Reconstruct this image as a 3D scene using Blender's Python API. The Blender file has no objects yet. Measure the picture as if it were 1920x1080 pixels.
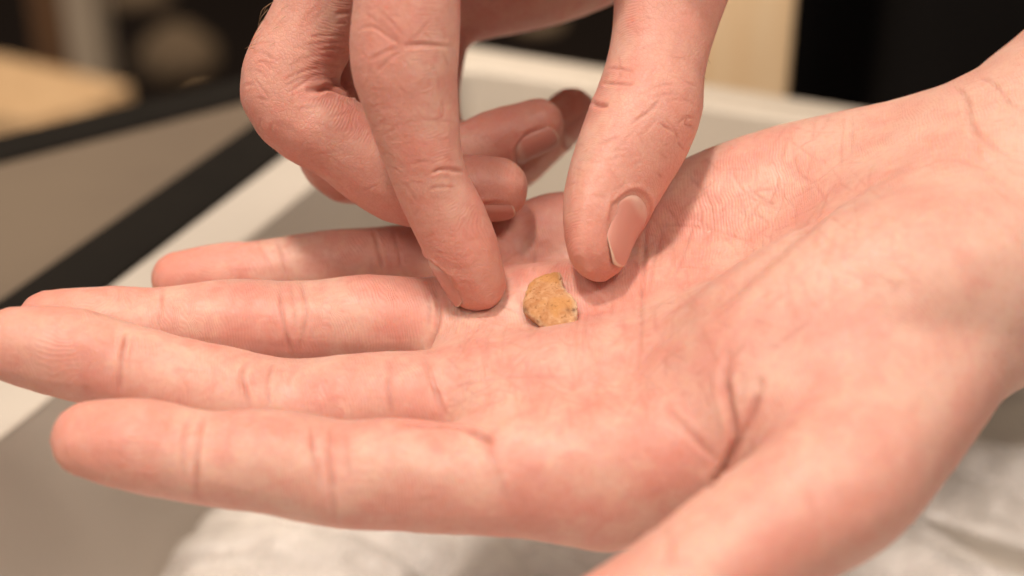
import bpy, bmesh, math, random, time
import numpy as np
from mathutils import Vector, Matrix

T0 = time.time()
random.seed(7)
rng = np.random.default_rng(7)
scene = bpy.context.scene
COL = scene.collection

# ------------------------------------------------------------------ camera
PITCH = math.radians(29.5)      # camera looks down at the hands
CAM_H = 0.195                   # metres above the display case's top
FPX = 3000.0                    # focal length in pixels of a 1920 px wide picture
cam_data = bpy.data.cameras.new("camera")
cam_data.sensor_width = 36.0
cam_data.lens = 36.0 * FPX / 1920.0
cam_data.clip_start = 0.01
cam_data.clip_end = 50.0
cam_data.dof.use_dof = True
cam_data.dof.focus_distance = 0.290
cam_data.dof.aperture_fstop = 7.6
cam = bpy.data.objects.new("camera", cam_data)
cam.location = (0, 0, CAM_H)
cam.rotation_euler = (math.radians(90) - PITCH, 0, 0)
COL.objects.link(cam)
scene.camera = cam
_c, _s = math.cos(PITCH), math.sin(PITCH)
CAM_R = np.array([[1, 0, 0], [0, _s, -_c], [0, _c, _s]])   # camera axes -> world
CAM_T = np.array([0, 0, CAM_H])


def to_world(p_mm):
    return (np.asarray(p_mm, float) * 0.001) @ CAM_R.T + CAM_T


def dir_world(v):
    return np.asarray(v, float) @ CAM_R.T


# ------------------------------------------------------------------ light
world = bpy.data.worlds.new("World")
scene.world = world
world.use_nodes = True
bg = world.node_tree.nodes["Background"]
bg.inputs[0].default_value = (1.0, 0.86, 0.74, 1)
bg.inputs[1].default_value = 0.37


def area(name, loc, target, size, power, color):
    d = bpy.data.lights.new(name, 'AREA')
    d.shape = 'DISK'
    d.size = size
    d.energy = power
    d.color = color
    o = bpy.data.objects.new(name, d)
    o.location = loc
    v = Vector(target) - Vector(loc)
    o.rotation_euler = v.to_track_quat('-Z', 'Y').to_euler()
    COL.objects.link(o)
    return o


TGT = (0.02, 0.25, 0.05)
area("ceiling_or_fill_lamp", (-0.32, 0.06, 1.60), TGT, 0.19, 19.5, (1.0, 0.865, 0.745))
area("ceiling_or_fill_lamp", (0.55, -0.42, 1.50), TGT, 0.40, 13.0, (1.0, 0.865, 0.745))
area("ceiling_or_fill_lamp", (-1.05, -0.70, 1.70), (0.0, 0.35, 0.0), 0.60, 15.0, (1.0, 0.86, 0.72))  # added fill, not a known lamp: brightens the post's front and the hands
area("ceiling_or_fill_lamp", (0.30, 1.30, 1.90), (0.1, 0.9, 0.0), 0.40, 19.0, (1.0, 0.80, 0.58))  # added behind the tray only to light up the background table

spot = bpy.data.lights.new("added_post_spot", 'SPOT')          # added spot, no known fixture, to brighten the post behind
spot.energy = 130.0
spot.color = (1.0, 0.80, 0.58)
spot.spot_size = math.radians(13)
spot.spot_blend = 0.8
spot.shadow_soft_size = 0.05
spot_o = bpy.data.objects.new("added_post_spot", spot)
spot_o.location = (-0.55, -0.30, 1.75)
spot_o.rotation_euler = (Vector((0.08, 0.545, 0.12)) - spot_o.location).to_track_quat('-Z', 'Y').to_euler()
COL.objects.link(spot_o)

scene.view_settings.view_transform = 'Standard'
scene.view_settings.look = 'None'
scene.view_settings.exposure = -0.03
scene.view_settings.gamma = 1.0
scene.view_settings.use_curve_mapping = False
scene.cycles.use_denoising = True
scene.cycles.max_bounces = 5
scene.cycles.diffuse_bounces = 3
scene.cycles.glossy_bounces = 2
scene.cycles.use_adaptive_sampling = True
scene.cycles.adaptive_threshold = 0.04

# ------------------------------------------------------------------ implicit-surface modelling kernel
# Hands are modelled in millimetres in a frame whose axes are the camera's
# (x right, y up, z towards the viewer) and are moved to the world at the end.

def J(u, v, d):
    """joint seen at picture point (u, v), d millimetres deep"""
    return np.array([(u - 960) * d / FPX, -(v - 540) * d / FPX, -d])


def unit(v):
    v = np.asarray(v, float)
    return v / np.linalg.norm(v)


def catmull(pts, n):
    """resample rows of pts with a centripetal-ish Catmull-Rom, n pieces per span"""
    pts = np.asarray(pts, float)
    P = np.vstack([2 * pts[0] - pts[1], pts, 2 * pts[-1] - pts[-2]])
    out = []
    for i in range(1, len(P) - 2):
        for k in range(n):
            t = k / n
            p0, p1, p2, p3 = P[i - 1], P[i], P[i + 1], P[i + 2]
            out.append(0.5 * (2 * p1 + (p2 - p0) * t + (2 * p0 - 5 * p1 + 4 * p2 - p3) * t * t
                              + (3 * p1 - p0 - 3 * p2 + p3) * t ** 3))
    out.append(pts[-1])
    return np.array(out)


class Tube:
    """limb of elliptical section: stations (pos, half width, palmar half thickness, dorsal half thickness)"""

    def __init__(self, name, stations, palmar, n=4, tipround=0.95):
        self.name = name
        pos = np.array([s[0] for s in stations])
        rad = np.array([s[1:4] for s in stations], float)
        hint = np.asarray(palmar, float)
        if hint.ndim == 1:
            hint = np.tile(hint, (len(stations), 1))
        row = catmull(np.hstack([pos, rad, hint]), n)
        self.p, self.r, h = row[:, :3], np.maximum(row[:, 3:6], 0.5), row[:, 6:9]
        t = np.gradient(self.p, axis=0)
        t /= np.linalg.norm(t, axis=1)[:, None]
        nn = h - (h * t).sum(1)[:, None] * t
        nn /= np.linalg.norm(nn, axis=1)[:, None]
        self.t, self.n = t, nn
        self.w = np.cross(t, nn)
        self.s = np.concatenate([[0], np.cumsum(np.linalg.norm(np.diff(self.p, axis=0), axis=1))])
        self.tipround = tipround
        rm = self.r.max(1)[:, None]
        self.lo = (self.p - rm).min(0)
        self.hi = (self.p + rm).max(0)

    def dist(self, P, full=False):
        M = len(P)
        best = np.full(M, 1e3, np.float32)
        if full:
            bs = np.zeros(M, np.float32); ba = np.zeros((M, 2), np.float32)
        P = P.astype(np.float32)
        for i in range(len(self.p) - 1):
            a, b = self.p[i].astype(np.float32), self.p[i + 1].astype(np.float32)
            ab = b - a
            L2 = float((ab * ab).sum())
            q = P - a
            h = np.clip(q @ ab / L2, 0, 1)
            q = q - h[:, None] * ab
            g = h[:, None]
            n = self.n[i].astype(np.float32) * (1 - g) + self.n[i + 1].astype(np.float32) * g
            qn = (q * n).sum(1)
            w = self.w[i].astype(np.float32) * (1 - g) + self.w[i + 1].astype(np.float32) * g
            qw = (q * w).sum(1)
            q2 = (q * q).sum(1)
            qt2 = np.maximum(q2 - qn * qn - qw * qw, 0)
            R = self.r[i].astype(np.float32) * (1 - g) + self.r[i + 1].astype(np.float32) * g
            rn = np.where(qn > 0, R[:, 1], R[:, 2])
            rt = 0.5 * (R[:, 0] + rn) * self.tipround
            k = np.sqrt((qw / R[:, 0]) ** 2 + (qn / rn) ** 2 + qt2 / rt ** 2) + 1e-6
            ql = np.sqrt(q2)
            d = np.where(k > 0.05, ql * (1 - 1 / k), -rn)
            m = d < best
            best = np.where(m, d, best)
            if full:
                bs = np.where(m, self.s[i] + h * math.sqrt(L2), bs)
                ba[m] = np.stack([qw / R[:, 0], qn / rn], 1)[m]
        if full:
            return best, bs, ba
        return best


class Blob:
    """ellipsoid: centre, two axis hints, three radii"""

    def __init__(self, c, ax, ay, r):
        self.c = np.asarray(c, float)
        x = unit(ax); y = np.asarray(ay, float); y = unit(y - (y @ x) * x); z = np.cross(x, y)
        self.A = np.stack([x, y, z]); self.r = np.asarray(r, float)
        e = np.sqrt(((self.A * self.r[:, None]) ** 2).sum(0))
        self.lo, self.hi = self.c - e, self.c + e

    def dist(self, P):
        q = (P - self.c) @ self.A.T
        k = np.sqrt(((q / self.r) ** 2).sum(1)) + 1e-6
        ql = np.sqrt((q * q).sum(1))
        return np.where(k > 0.05, ql * (1 - 1 / k), -self.r.min()).astype(np.float32)


def smin(a, b, k):
    if k <= 0:
        return np.minimum(a, b)
    h = np.maximum(k - np.abs(a - b), 0) / k
    return np.minimum(a, b) - h * h * k * 0.25


class Grid:
    def __init__(self, lo, hi, h):
        self.h = h
        self.lo = np.asarray(lo, float)
        self.n = np.ceil((np.asarray(hi, float) - self.lo) / h).astype(int) + 1
        self.ax = [self.lo[i] + h * np.arange(self.n[i]) for i in range(3)]

    def points(self, I):
        return (self.lo + I * self.h).astype(np.float32)

    def sample(self, F, P):
        q = np.clip((P - self.lo) / self.h, 0, self.n - 1.001)
        i = q.astype(int)
        f = q - i
        r = 0
        for dx in (0, 1):
            for dy in (0, 1):
                for dz in (0, 1):
                    w = (f[:, 0] if dx else 1 - f[:, 0]) * (f[:, 1] if dy else 1 - f[:, 1]) * (f[:, 2] if dz else 1 - f[:, 2])
                    r = r + w * F[i[:, 0] + dx, i[:, 1] + dy, i[:, 2] + dz]
        return r

    def trace(self, F, uv, d0=180.0, d1=420.0):
        """points of the surface F = 0 seen at picture points uv (from the camera)"""
        uv = np.asarray(uv, float)
        dirs = np.stack([(uv[:, 0] - 960) / FPX, -(uv[:, 1] - 540) / FPX, -np.ones(len(uv))], 1)
        dirs /= np.linalg.norm(dirs, axis=1)[:, None]
        t = np.full(len(uv), d0)
        lo, hi = self.lo, self.lo + self.h * (self.n - 1)
        for _ in range(200):
            P = dirs * t[:, None]
            ins = ((P >= lo) & (P <= hi)).all(1)
            d = np.where(ins, self.sample(F, P), 3.0)
            t = t + np.clip(d, -2, 8.0) * 0.7
            t = np.minimum(t, d1)
        P = dirs * t[:, None]
        return P, t < d1 - 1


def surface_nets(grid, F):
    """quads of the surface F = 0 (naive surface nets)"""
    S = F < 0
    nx, ny, nz = F.shape
    c = S[:-1, :-1, :-1].astype(np.uint8)
    cnt = np.zeros((nx - 1, ny - 1, nz - 1), np.uint8)
    for dx in (0, 1):
        for dy in (0, 1):
            for dz in (0, 1):
                cnt += S[dx:nx - 1 + dx, dy:ny - 1 + dy, dz:nz - 1 + dz]
    act = (cnt > 0) & (cnt < 8)
    I = np.argwhere(act)
    idx = np.full(act.shape, -1, np.int64)
    idx[act] = np.arange(len(I))
    acc = np.zeros((len(I), 3)); num = np.zeros(len(I))
    corners = [(a, b, c2) for a in (0, 1) for b in (0, 1) for c2 in (0, 1)]
    for a in corners:
        for ax in range(3):
            if a[ax]:
                continue
            b = list(a); b[ax] = 1
            va = F[I[:, 0] + a[0], I[:, 1] + a[1], I[:, 2] + a[2]].astype(float)
            vb = F[I[:, 0] + b[0], I[:, 1] + b[1], I[:, 2] + b[2]].astype(float)
            m = (va < 0) != (vb < 0)
            t = np.where(m, va / np.where(m, va - vb, 1), 0)
            p = np.tile(np.array(a, float), (len(I), 1))
            p[:, ax] = t
            acc += p * m[:, None]; num += m
    V = (I + acc / num[:, None]) * grid.h + grid.lo
    quads = []
    for ax in range(3):
        o1, o2 = (ax + 1) % 3, (ax + 2) % 3
        sl0 = [slice(None)] * 3; sl1 = [slice(None)] * 3
        sl0[ax] = slice(0, -1); sl1[ax] = slice(1, None)
        A, B = S[tuple(sl0)], S[tuple(sl1)]
        E = np.argwhere(A != B)
        ok = (E[:, o1] > 0) & (E[:, o2] > 0) & (E[:, o1] < F.shape[o1] - 1) & (E[:, o2] < F.shape[o2] - 1)
        E = E[ok]
        flip = A[E[:, 0], E[:, 1], E[:, 2]]
        q = []
        for (d1, d2) in ((1, 1), (0, 1), (0, 0), (1, 0)):
            e = E.copy(); e[:, o1] -= d1; e[:, o2] -= d2
            q.append(idx[e[:, 0], e[:, 1], e[:, 2]])
        q = np.stack(q, 1)
        q[~flip] = q[~flip][:, ::-1]
        quads.append(q)
    Q = np.vstack(quads)
    Q = Q[(Q >= 0).all(1)]
    return V, Q


def mesh_from_arrays(name, V, Q):
    me = bpy.data.meshes.new(name)
    me.vertices.add(len(V))
    me.vertices.foreach_set("co", np.ascontiguousarray(V, np.float32).ravel())
    k = Q.shape[1]
    me.loops.add(len(Q) * k)
    me.loops.foreach_set("vertex_index", Q.astype(np.int32).ravel())
    me.polygons.add(len(Q))
    me.polygons.foreach_set("loop_start", (np.arange(len(Q)) * k).astype(np.int32))
    me.update(calc_edges=True)
    me.validate()
    me.polygons.foreach_set("use_smooth", np.ones(len(me.polygons), bool))
    return me


def subdivided(me, levels):
    o = bpy.data.objects.new("tmp", me)
    COL.objects.link(o)
    md = o.modifiers.new("s", 'SUBSURF'); md.levels = levels; md.render_levels = levels
    dg = bpy.context.evaluated_depsgraph_get()
    m2 = bpy.data.meshes.new_from_object(o.evaluated_get(dg))
    bpy.data.objects.remove(o)
    bpy.data.meshes.remove(me)
    return m2


def get_co(me):
    a = np.empty(len(me.vertices) * 3, np.float32)
    me.vertices.foreach_get("co", a)
    return a.reshape(-1, 3).astype(float)


def get_no(me):
    a = np.empty(len(me.vertices) * 3, np.float32)
    me.vertices.foreach_get("normal", a)
    return a.reshape(-1, 3).astype(float)


def attr(me, name, vals):
    a = me.attributes.new(name, 'FLOAT', 'POINT')
    a.data.foreach_set("value", np.ascontiguousarray(vals, np.float32))

# ------------------------------------------------------------------ materials
MAT = {}


class NT:
    """small helper to wire node trees"""

    def __init__(self, name):
        self.m = bpy.data.materials.new(name)
        self.m.use_nodes = True
        self.t = self.m.node_tree
        self.b = self.t.nodes["Principled BSDF"]
        MAT[name] = self.m

    def n(self, typ, **kw):
        nd = self.t.nodes.new(typ)
        for k, v in kw.items():
            setattr(nd, k, v)
        return nd

    def l(self, a, b):
        self.t.links.new(a, b)

    def val(self, sock, v):
        if hasattr(v, 'is_output') or isinstance(v, bpy.types.NodeSocket):
            self.l(v, sock)
        else:
            sock.default_value = v

    def math(self, op, a, b=0.0, c=None, clamp=False):
        nd = self.n('ShaderNodeMath', operation=op, use_clamp=clamp)
        self.val(nd.inputs[0], a); self.val(nd.inputs[1], b)
        if c is not None:
            self.val(nd.inputs[2], c)
        return nd.outputs[0]

    def mix(self, fac, a, b, blend='MIX'):
        nd = self.n('ShaderNodeMix', data_type='RGBA', blend_type=blend)
        self.val(nd.inputs[0], fac)
        for s, v in ((nd.inputs[6], a), (nd.inputs[7], b)):
            if isinstance(v, tuple):
                s.default_value = (*v[:3], 1)
            else:
                self.l(v, s)
        return nd.outputs[2]

    def attr(self, name):
        return self.n('ShaderNodeAttribute', attribute_name=name).outputs['Fac']

    def coord(self, kind='Object', scale=None):
        c = self.n('ShaderNodeTexCoord').outputs[kind]
        if scale is not None:
            mp = self.n('ShaderNodeMapping')
            mp.inputs['Scale'].default_value = scale
            self.l(c, mp.inputs['Vector'])
            c = mp.outputs[0]
        return c

    def noise(self, vec, scale, detail=3.0, rough=0.5, dist=0.0):
        nd = self.n('ShaderNodeTexNoise')
        self.l(vec, nd.inputs['Vector'])
        nd.inputs['Scale'].default_value = scale
        nd.inputs['Detail'].default_value = detail
        nd.inputs['Roughness'].default_value = rough
        nd.inputs['Distortion'].default_value = dist
        return nd.outputs['Fac']

    def voronoi(self, vec, scale, feature='F1', rand=1.0):
        nd = self.n('ShaderNodeTexVoronoi', feature=feature)
        self.l(vec, nd.inputs['Vector'])
        nd.inputs['Scale'].default_value = scale
        nd.inputs['Randomness'].default_value = rand
        return nd.outputs['Distance']

    def ramp(self, fac, lo, hi, a=0.0, b=1.0):
        nd = self.n('ShaderNodeMapRange', interpolation_type='SMOOTHSTEP')
        self.val(nd.inputs[0], fac)
        for i, v in ((1, lo), (2, hi), (3, a), (4, b)):
            nd.inputs[i].default_value = v
        return nd.outputs[0]

    def bump(self, height, strength, dist, normal=None):
        nd = self.n('ShaderNodeBump')
        nd.inputs['Strength'].default_value = strength
        nd.inputs['Distance'].default_value = dist
        self.l(height, nd.inputs['Height'])
        if normal is not None:
            self.l(normal, nd.inputs['Normal'])
        return nd.outputs[0]

    def set(self, **kw):
        for k, v in kw.items():
            s = self.b.inputs[k.replace('_', ' ')]
            if isinstance(v, tuple) and len(v) == 3 and s.type == 'RGBA':
                v = (*v, 1)
            self.val(s, v)


def skin():
    k = NT('skin')
    co = k.coord('Object')
    crease, dorsal, tip, phase = k.attr('crease'), k.attr('dorsal'), k.attr('tip'), k.attr('phase')
    big = k.noise(co, 70, 2, .5)
    mid = k.noise(co, 210, 4, .6, .6)
    fine = k.noise(co, 900, 3, .6)
    col = k.mix(k.ramp(big, .36, .66), (.635, .376, .303), (.625, .292, .237))
    col = k.mix(k.math('MULTIPLY', k.ramp(mid, .46, .72), .42), col, (.59, .21, .165))
    col = k.mix(k.math('MULTIPLY', k.ramp(mid, .30, .46, 1, 0), .32), col, (.71, .47, .365))
    col = k.mix(k.math('MULTIPLY', tip, .45), col, (.57, .215, .16))
    col = k.mix(k.math('MULTIPLY', k.ramp(dorsal, .45, .8), .35), col, (.57, .235, .18))
    col = k.mix(k.math('MULTIPLY', k.attr('pale'), .32), col, (.70, .50, .40))
    # fine mottling and dry flecks
    col = k.mix(k.math('MULTIPLY', k.ramp(fine, .42, .75), .22), col, (.50, .20, .15))
    fleck = k.ramp(k.noise(co, 1700, 2, .5), .70, .80)
    fleck = k.math('MULTIPLY', fleck, k.ramp(k.noise(co, 160, 2), .50, .66))
    col = k.mix(k.math('MULTIPLY', fleck, k.math('ADD', .40, k.math('MULTIPLY', tip, .5))), col, (.80, .62, .48))
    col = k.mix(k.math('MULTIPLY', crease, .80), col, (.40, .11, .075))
    # relief: friction ridges on the palm side, a fine net of lines on the back
    warp = k.math('MULTIPLY', k.noise(co, 110, 2), 3.0)
    fsin = k.math('SINE', k.math('MULTIPLY', k.math('ADD', phase, warp), 2 * math.pi / 0.52))
    psin = k.math('SINE', k.math('MULTIPLY', k.math('ADD', k.attr('palm_phase'), warp), 2 * math.pi / 0.52))
    fw = k.attr('finger')
    rid = k.math('ADD', k.math('MULTIPLY', fsin, k.ramp(fw, .75, 1.0)), k.math('MULTIPLY', psin, k.ramp(fw, .0, .3, 1, 0)))
    rid = k.math('MULTIPLY', rid, k.ramp(dorsal, .40, .62, 1, 0))
    rid = k.math('MULTIPLY', rid, k.ramp(k.noise(co, 140, 2), .30, .60, .25, 1))
    col = k.mix(k.math('MULTIPLY', k.ramp(rid, -.2, -1.0), .12), col, (.50, .19, .14))
    cells = k.voronoi(co, 1250, 'DISTANCE_TO_EDGE')
    cells2 = k.voronoi(co, 420, 'DISTANCE_TO_EDGE')
    net = k.math('ADD', k.ramp(cells, 0, .22), k.math('MULTIPLY', k.ramp(cells2, 0, .12), .30))
    net = k.math('MULTIPLY', net, k.ramp(dorsal, .35, .65, .25, 1))
    h = k.math('ADD', k.math('MULTIPLY', rid, .38), k.math('MULTIPLY', net, .55))
    h = k.math('ADD', h, k.math('MULTIPLY', k.noise(co, 1300, 3, .6), 1.1))
    nrm = k.bump(h, 0.85, 0.00006)
    lines_ = k.math('MULTIPLY', k.ramp(cells, .10, 0), k.ramp(dorsal, .40, .65))
    col = k.mix(k.math('MULTIPLY', lines_, .22), col, (.47, .17, .125))
    rough = k.ramp(k.noise(co, 300, 3), .3, .7, .43, .56)
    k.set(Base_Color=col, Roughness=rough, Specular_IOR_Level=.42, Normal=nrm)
    k.set(Subsurface_Weight=.72, Subsurface_Radius=(1.0, .36, .20), Subsurface_Scale=.0017)
    k.b.subsurface_method = 'RANDOM_WALK'


def nail():
    k = NT('nail')
    al, ac = k.attr('along'), k.attr('across')
    co = k.coord('Object')
    lun = k.math('ADD', al, k.math('MULTIPLY', k.math('MULTIPLY', ac, ac), .28))
    col = k.mix(k.ramp(lun, .16, .30, 1, 0), (.56, .25, .20), (.63, .39, .32))
    edge = k.math('SUBTRACT', al, k.math('MULTIPLY', k.math('MULTIPLY', ac, ac), .03))
    col = k.mix(k.ramp(edge, .95, .98), col, (.68, .50, .38))
    col = k.mix(k.ramp(k.math('ABSOLUTE', ac), .90, 1.0, 0, .6), col, (.52, .24, .17))
    col = k.mix(k.math('MULTIPLY', k.ramp(k.noise(co, 500, 3), .4, .7), .25), col, (.56, .27, .2))
    st = k.noise(k.coord('Object'), 1500, 2)
    k.set(Base_Color=col, Roughness=.40, Specular_IOR_Level=.5, Normal=k.bump(st, .12, .00005))
    k.set(Subsurface_Weight=.25, Subsurface_Radius=(1.0, .38, .22), Subsurface_Scale=.0012)


skin(); nail()

# ------------------------------------------------------------------ the two hands
def T(name, rows, palmar, n=4, **k):
    return Tube(name, [(J(*r[:3]), r[3], r[4], r[5]) for r in rows], palmar, n, **k)


NL = np.array([-.23, .77, .60])      # the open palm faces this way

L_FINGERS = [
    T('index', [(1135, 893, 266, 11, 12.5, 12), (1010, 895, 265, 10.2, 10.5, 10.5), (890, 900, 264, 9.3, 9.2, 9.2),
                (765, 893, 264, 9.4, 9.9, 8.8), (640, 886, 264, 9.2, 8.2, 9.2), (505, 868, 264, 8.8, 9.1, 8.2),
                (375, 856, 264, 8.1, 7.2, 7.9), (270, 840, 264, 8.3, 8.3, 6.4), (166, 826, 264, 7.0, 6.2, 5.0)], NL),
    T('middle', [(1065, 745, 281, 11, 12.5, 12), (950, 748, 282, 10, 10.3, 10), (840, 750, 282, 9.2, 8.8, 9),
                 (690, 758, 282, 9.3, 9.1, 9), (545, 759, 282, 8.9, 7.7, 9), (400, 738, 281, 8.7, 8.7, 8.2),
                 (240, 690, 280, 8.0, 7.4, 8), (130, 665, 279, 8.3, 8.5, 7.2), (25, 647, 278, 7.2, 6.6, 6)], NL),
    T('ring', [(1035, 615, 299, 10.5, 12, 11.5), (930, 612, 299, 9.6, 9.8, 9.5), (820, 606, 299, 8.7, 8.2, 8.5),
               (690, 604, 299, 8.9, 9.0, 8.6), (560, 606, 299, 8.5, 7.7, 8.6), (430, 608, 299, 8.3, 8.5, 8),
               (300, 612, 299, 7.7, 7.1, 7.6), (200, 612, 298, 7.8, 7.7, 6.8), (92, 606, 298, 6.7, 6.2, 5.8)], NL),
    T('pinky', [(1045, 470, 317, 9.5, 11, 10.5), (960, 476, 317, 8.6, 8.8, 8.5), (860, 484, 317, 7.6, 7.2, 7.4),
                (770, 490, 317, 7.5, 7.3, 7.4), (675, 493, 317, 7.4, 6.9, 7.3), (580, 502, 317, 7.0, 7.0, 6.9),
                (490, 510, 316, 6.7, 6.3, 6.5), (410, 517, 316, 6.6, 6.4, 5.9), (334, 522, 316, 5.9, 5.5, 5)], NL),
]
TH_N = np.array([-.35, .85, -.15])
L_THUMB = T('thumb', [(1770, 640, 268, 13, 13, 13), (1670, 775, 256, 13, 14, 13), (1572, 905, 245, 12.2, 12, 12),
                      (1420, 1012, 239, 10.4, 10.6, 10.2), (1250, 1128, 234, 10.2, 9.6, 9.8),
                      (1110, 1215, 231, 10, 9.2, 8.2), (1010, 1280, 229, 8.4, 7.4, 6.4)], TH_N)
L_PALM = [
    (T('palm', [(1135, 893, 266, 11, 12.5, 12), (1300, 830, 266, 11, 10.5, 11), (1480, 745, 267, 11, 10.5, 11), (1790, 590, 273, 13, 13, 13)], NL), 9),
    (T('palm', [(1065, 745, 281, 11, 12.5, 12), (1250, 690, 281, 11, 9.5, 11), (1450, 630, 280, 11, 9.5, 12), (1800, 525, 281, 13, 13, 13)], NL), 9),
    (T('palm', [(1035, 615, 299, 10.5, 12, 11.5), (1220, 575, 297, 10.5, 9.5, 11), (1450, 540, 294, 11, 9.5, 12), (1800, 465, 290, 13, 13, 13)], NL), 9),
    (T('palm', [(1045, 470, 317, 9.5, 11, 10.5), (1230, 450, 314, 10, 10.5, 10), (1450, 425, 308, 11, 11, 11), (1800, 395, 299, 12, 12, 12)], NL), 9),
    (T('pad', [(1000, 862, 267, 9.5, 9.8, 9.5), (930, 762, 281, 9.5, 9.6, 9.5), (905, 690, 290, 9, 9, 9), (900, 612, 299, 9, 9, 9), (905, 545, 308, 8.5, 8.5, 8.5), (925, 480, 316, 8.5, 8.5, 8.5)], NL), 5),
    (T('web', [(1420, 770, 262, 8, 9, 9), (1500, 800, 256, 9, 10, 10), (1600, 780, 256, 10, 12, 11)], NL), 7),
    (Blob(J(1590, 600, 267), (1, .45, .2), NL, (32, 17, 16)), 12),
    (Blob(J(1500, 376, 309), (1, .30, .15), NL, (38, 15, 13)), 12),
    (T('forearm', [(1780, 490, 284, 25, 18, 16), (1900, 388, 288, 26, 19, 17), (2100, 230, 298, 27, 21, 20), (2330, 60, 312, 29, 23, 22)], NL), 14),
]

ND = np.array([.15, -.85, -.45])     # palm side of the right hand's metacarpals
R_FINGERS = [
    T('index', [(745, -330, 272, 10, 11, 11), (752, -165, 273, 9.8, 9.6, 9.6), (763, -20, 274, 9.3, 9.2, 9.2),
                (760, 103, 276, 9.3, 9.2, 9.7), (778, 220, 279, 8.3, 7.7, 8.1), (804, 325, 282, 7.6, 6.4, 6.8),
                (836, 405, 285, 7.6, 7.0, 6.6), (867, 475, 287, 7.2, 6.8, 6.2), (890, 529, 289, 6.2, 5.7, 5.3)],
      [(.6, -.6, -.3), (.8, -.3, -.3), (.9, 0, -.25), (.93, .1, -.2), (.94, .3, -.17), (.94, .31, -.17), (.94, .31, -.17), (.94, .31, -.17), (.94, .31, -.17)]),
    T('middle', [(655, -250, 292, 10, 11, 11), (635, -110, 294, 9.6, 9.6, 9.0), (592, 30, 296, 9.2, 9.0, 8.2),
                 (541, 172, 297, 9.3, 8.6, 9.0), (642, 272, 298, 8.6, 8.2, 7.4), (750, 352, 299, 7.8, 6.6, 6.8),
                 (850, 358, 301, 7.4, 7.0, 6.0), (932, 355, 303, 6.6, 6.3, 6.0)],
      [(.7, -.5, -.3), (.9, -.2, -.2), (.95, .1, -.2), (.6, .5, -.2), (.5, .8, -.2), (.3, .93, -.25), (.05, .97, -.26), (.02, .97, -.26)]),
    T('ring', [(690, -140, 314, 9.5, 10.5, 10.5), (675, 20, 315, 9, 9, 9), (655, 160, 315, 8.8, 8.6, 8.6),
               (641, 288, 316, 8.8, 8, 8.8), (745, 310, 317, 8, 7, 7.6), (850, 300, 318, 7.4, 6.2, 6.8),
               (935, 265, 319, 7.0, 6.4, 5.8), (1010, 236, 320, 6.0, 5.5, 5.0)],
      [(.7, -.5, -.3), (.95, 0, -.2), (.95, .1, -.2), (.5, .5, -.2), (.1, .95, -.3), (-.2, .85, -.4), (-.33, .8, -.5), (-.35, .78, -.5)]),
    T('pinky', [(768, -20, 333, 9, 10.5, 9.5), (790, 80, 335, 8.8, 9.4, 7.6), (800, 170, 336, 7.6, 7.2, 7.2),
                (812, 252, 337, 7.4, 6.6, 7.2), (885, 305, 337, 6.6, 6, 6.4), (955, 312, 337, 6.2, 5.4, 5.8),
                (1022, 256, 337, 6.2, 5.6, 5.4), (1074, 209, 337, 5.6, 5.2, 4.8)],
      [(.7, -.5, -.3), (.95, 0, -.2), (.95, .1, -.2), (.5, .6, -.2), (-.2, .9, -.3), (-.5, .75, -.4), (-.55, .7, -.45), (-.55, .7, -.45)]),
]
R_THUMB = T('thumb', [(1420, -420, 320, 13.5, 13.5, 13.5), (1345, -250, 312, 13.5, 14.5, 13), (1275, -90, 305, 12.0, 11.8, 12.2),
                      (1246, 55, 301, 10, 9.6, 9.4), (1229, 135, 299, 9.9, 9.1, 9.1), (1210, 213, 296.5, 10.4, 9.9, 10.3),
                      (1169, 318, 292, 10.1, 9.6, 7.6), (1141, 395, 288, 9.0, 8.2, 5.4), (1126, 463, 285, 7.0, 6.0, 3.9)],
            [(-.5, -.5, -.6), (-.6, -.2, -.6), (-.73, .1, -.64), (-.73, .2, -.64), (-.73, .23, -.64), (-.73, .23, -.64), (-.73, .23, -.64), (-.73, .23, -.64), (-.73, .23, -.64)])
R_PALM = [
    (T('palm', [(745, -330, 272, 10, 11, 11), (1000, -410, 284, 10, 11, 10), (1400, -520, 312, 12, 13, 12)], ND), 9),
    (T('palm', [(655, -250, 292, 10, 11, 11), (950, -360, 302, 10, 11, 10), (1400, -490, 320, 12, 13, 12)], ND), 9),
    (T('palm', [(690, -140, 314, 9.5, 10.5, 10.5), (980, -290, 320, 10, 11, 10), (1400, -450, 330, 12, 13, 12)], ND), 9),
    (T('palm', [(768, -20, 333, 9, 10.5, 9.5), (1000, -170, 337, 10, 11, 10), (1400, -400, 340, 12, 13, 12)], ND), 9),
    (Blob(J(1040, -86, 336), (1, .33, 0), ND, (36, 14, 12)), 12),
    (T('web', [(900, -330, 282, 8, 9, 8), (1080, -330, 286, 9, 10, 8), (1290, -200, 288, 9, 9, 8)], ND), 12),
    (T('forearm', [(1400, -470, 326, 26, 18, 17), (1600, -560, 336, 27, 20, 19), (1850, -670, 352, 29, 23, 22)], ND), 14),
]

GRID_H = 1.45
SUBDIV = 2


def prim_at(prim, P, margin):
    """distance to a primitive; 100 outside its box"""
    out = np.full(len(P), 100.0, np.float32)
    m = ((P > prim.lo - margin) & (P < prim.hi + margin)).all(1)
    if m.any():
        out[m] = np.minimum(prim.dist(P[m]), 100)
    return out


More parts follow.
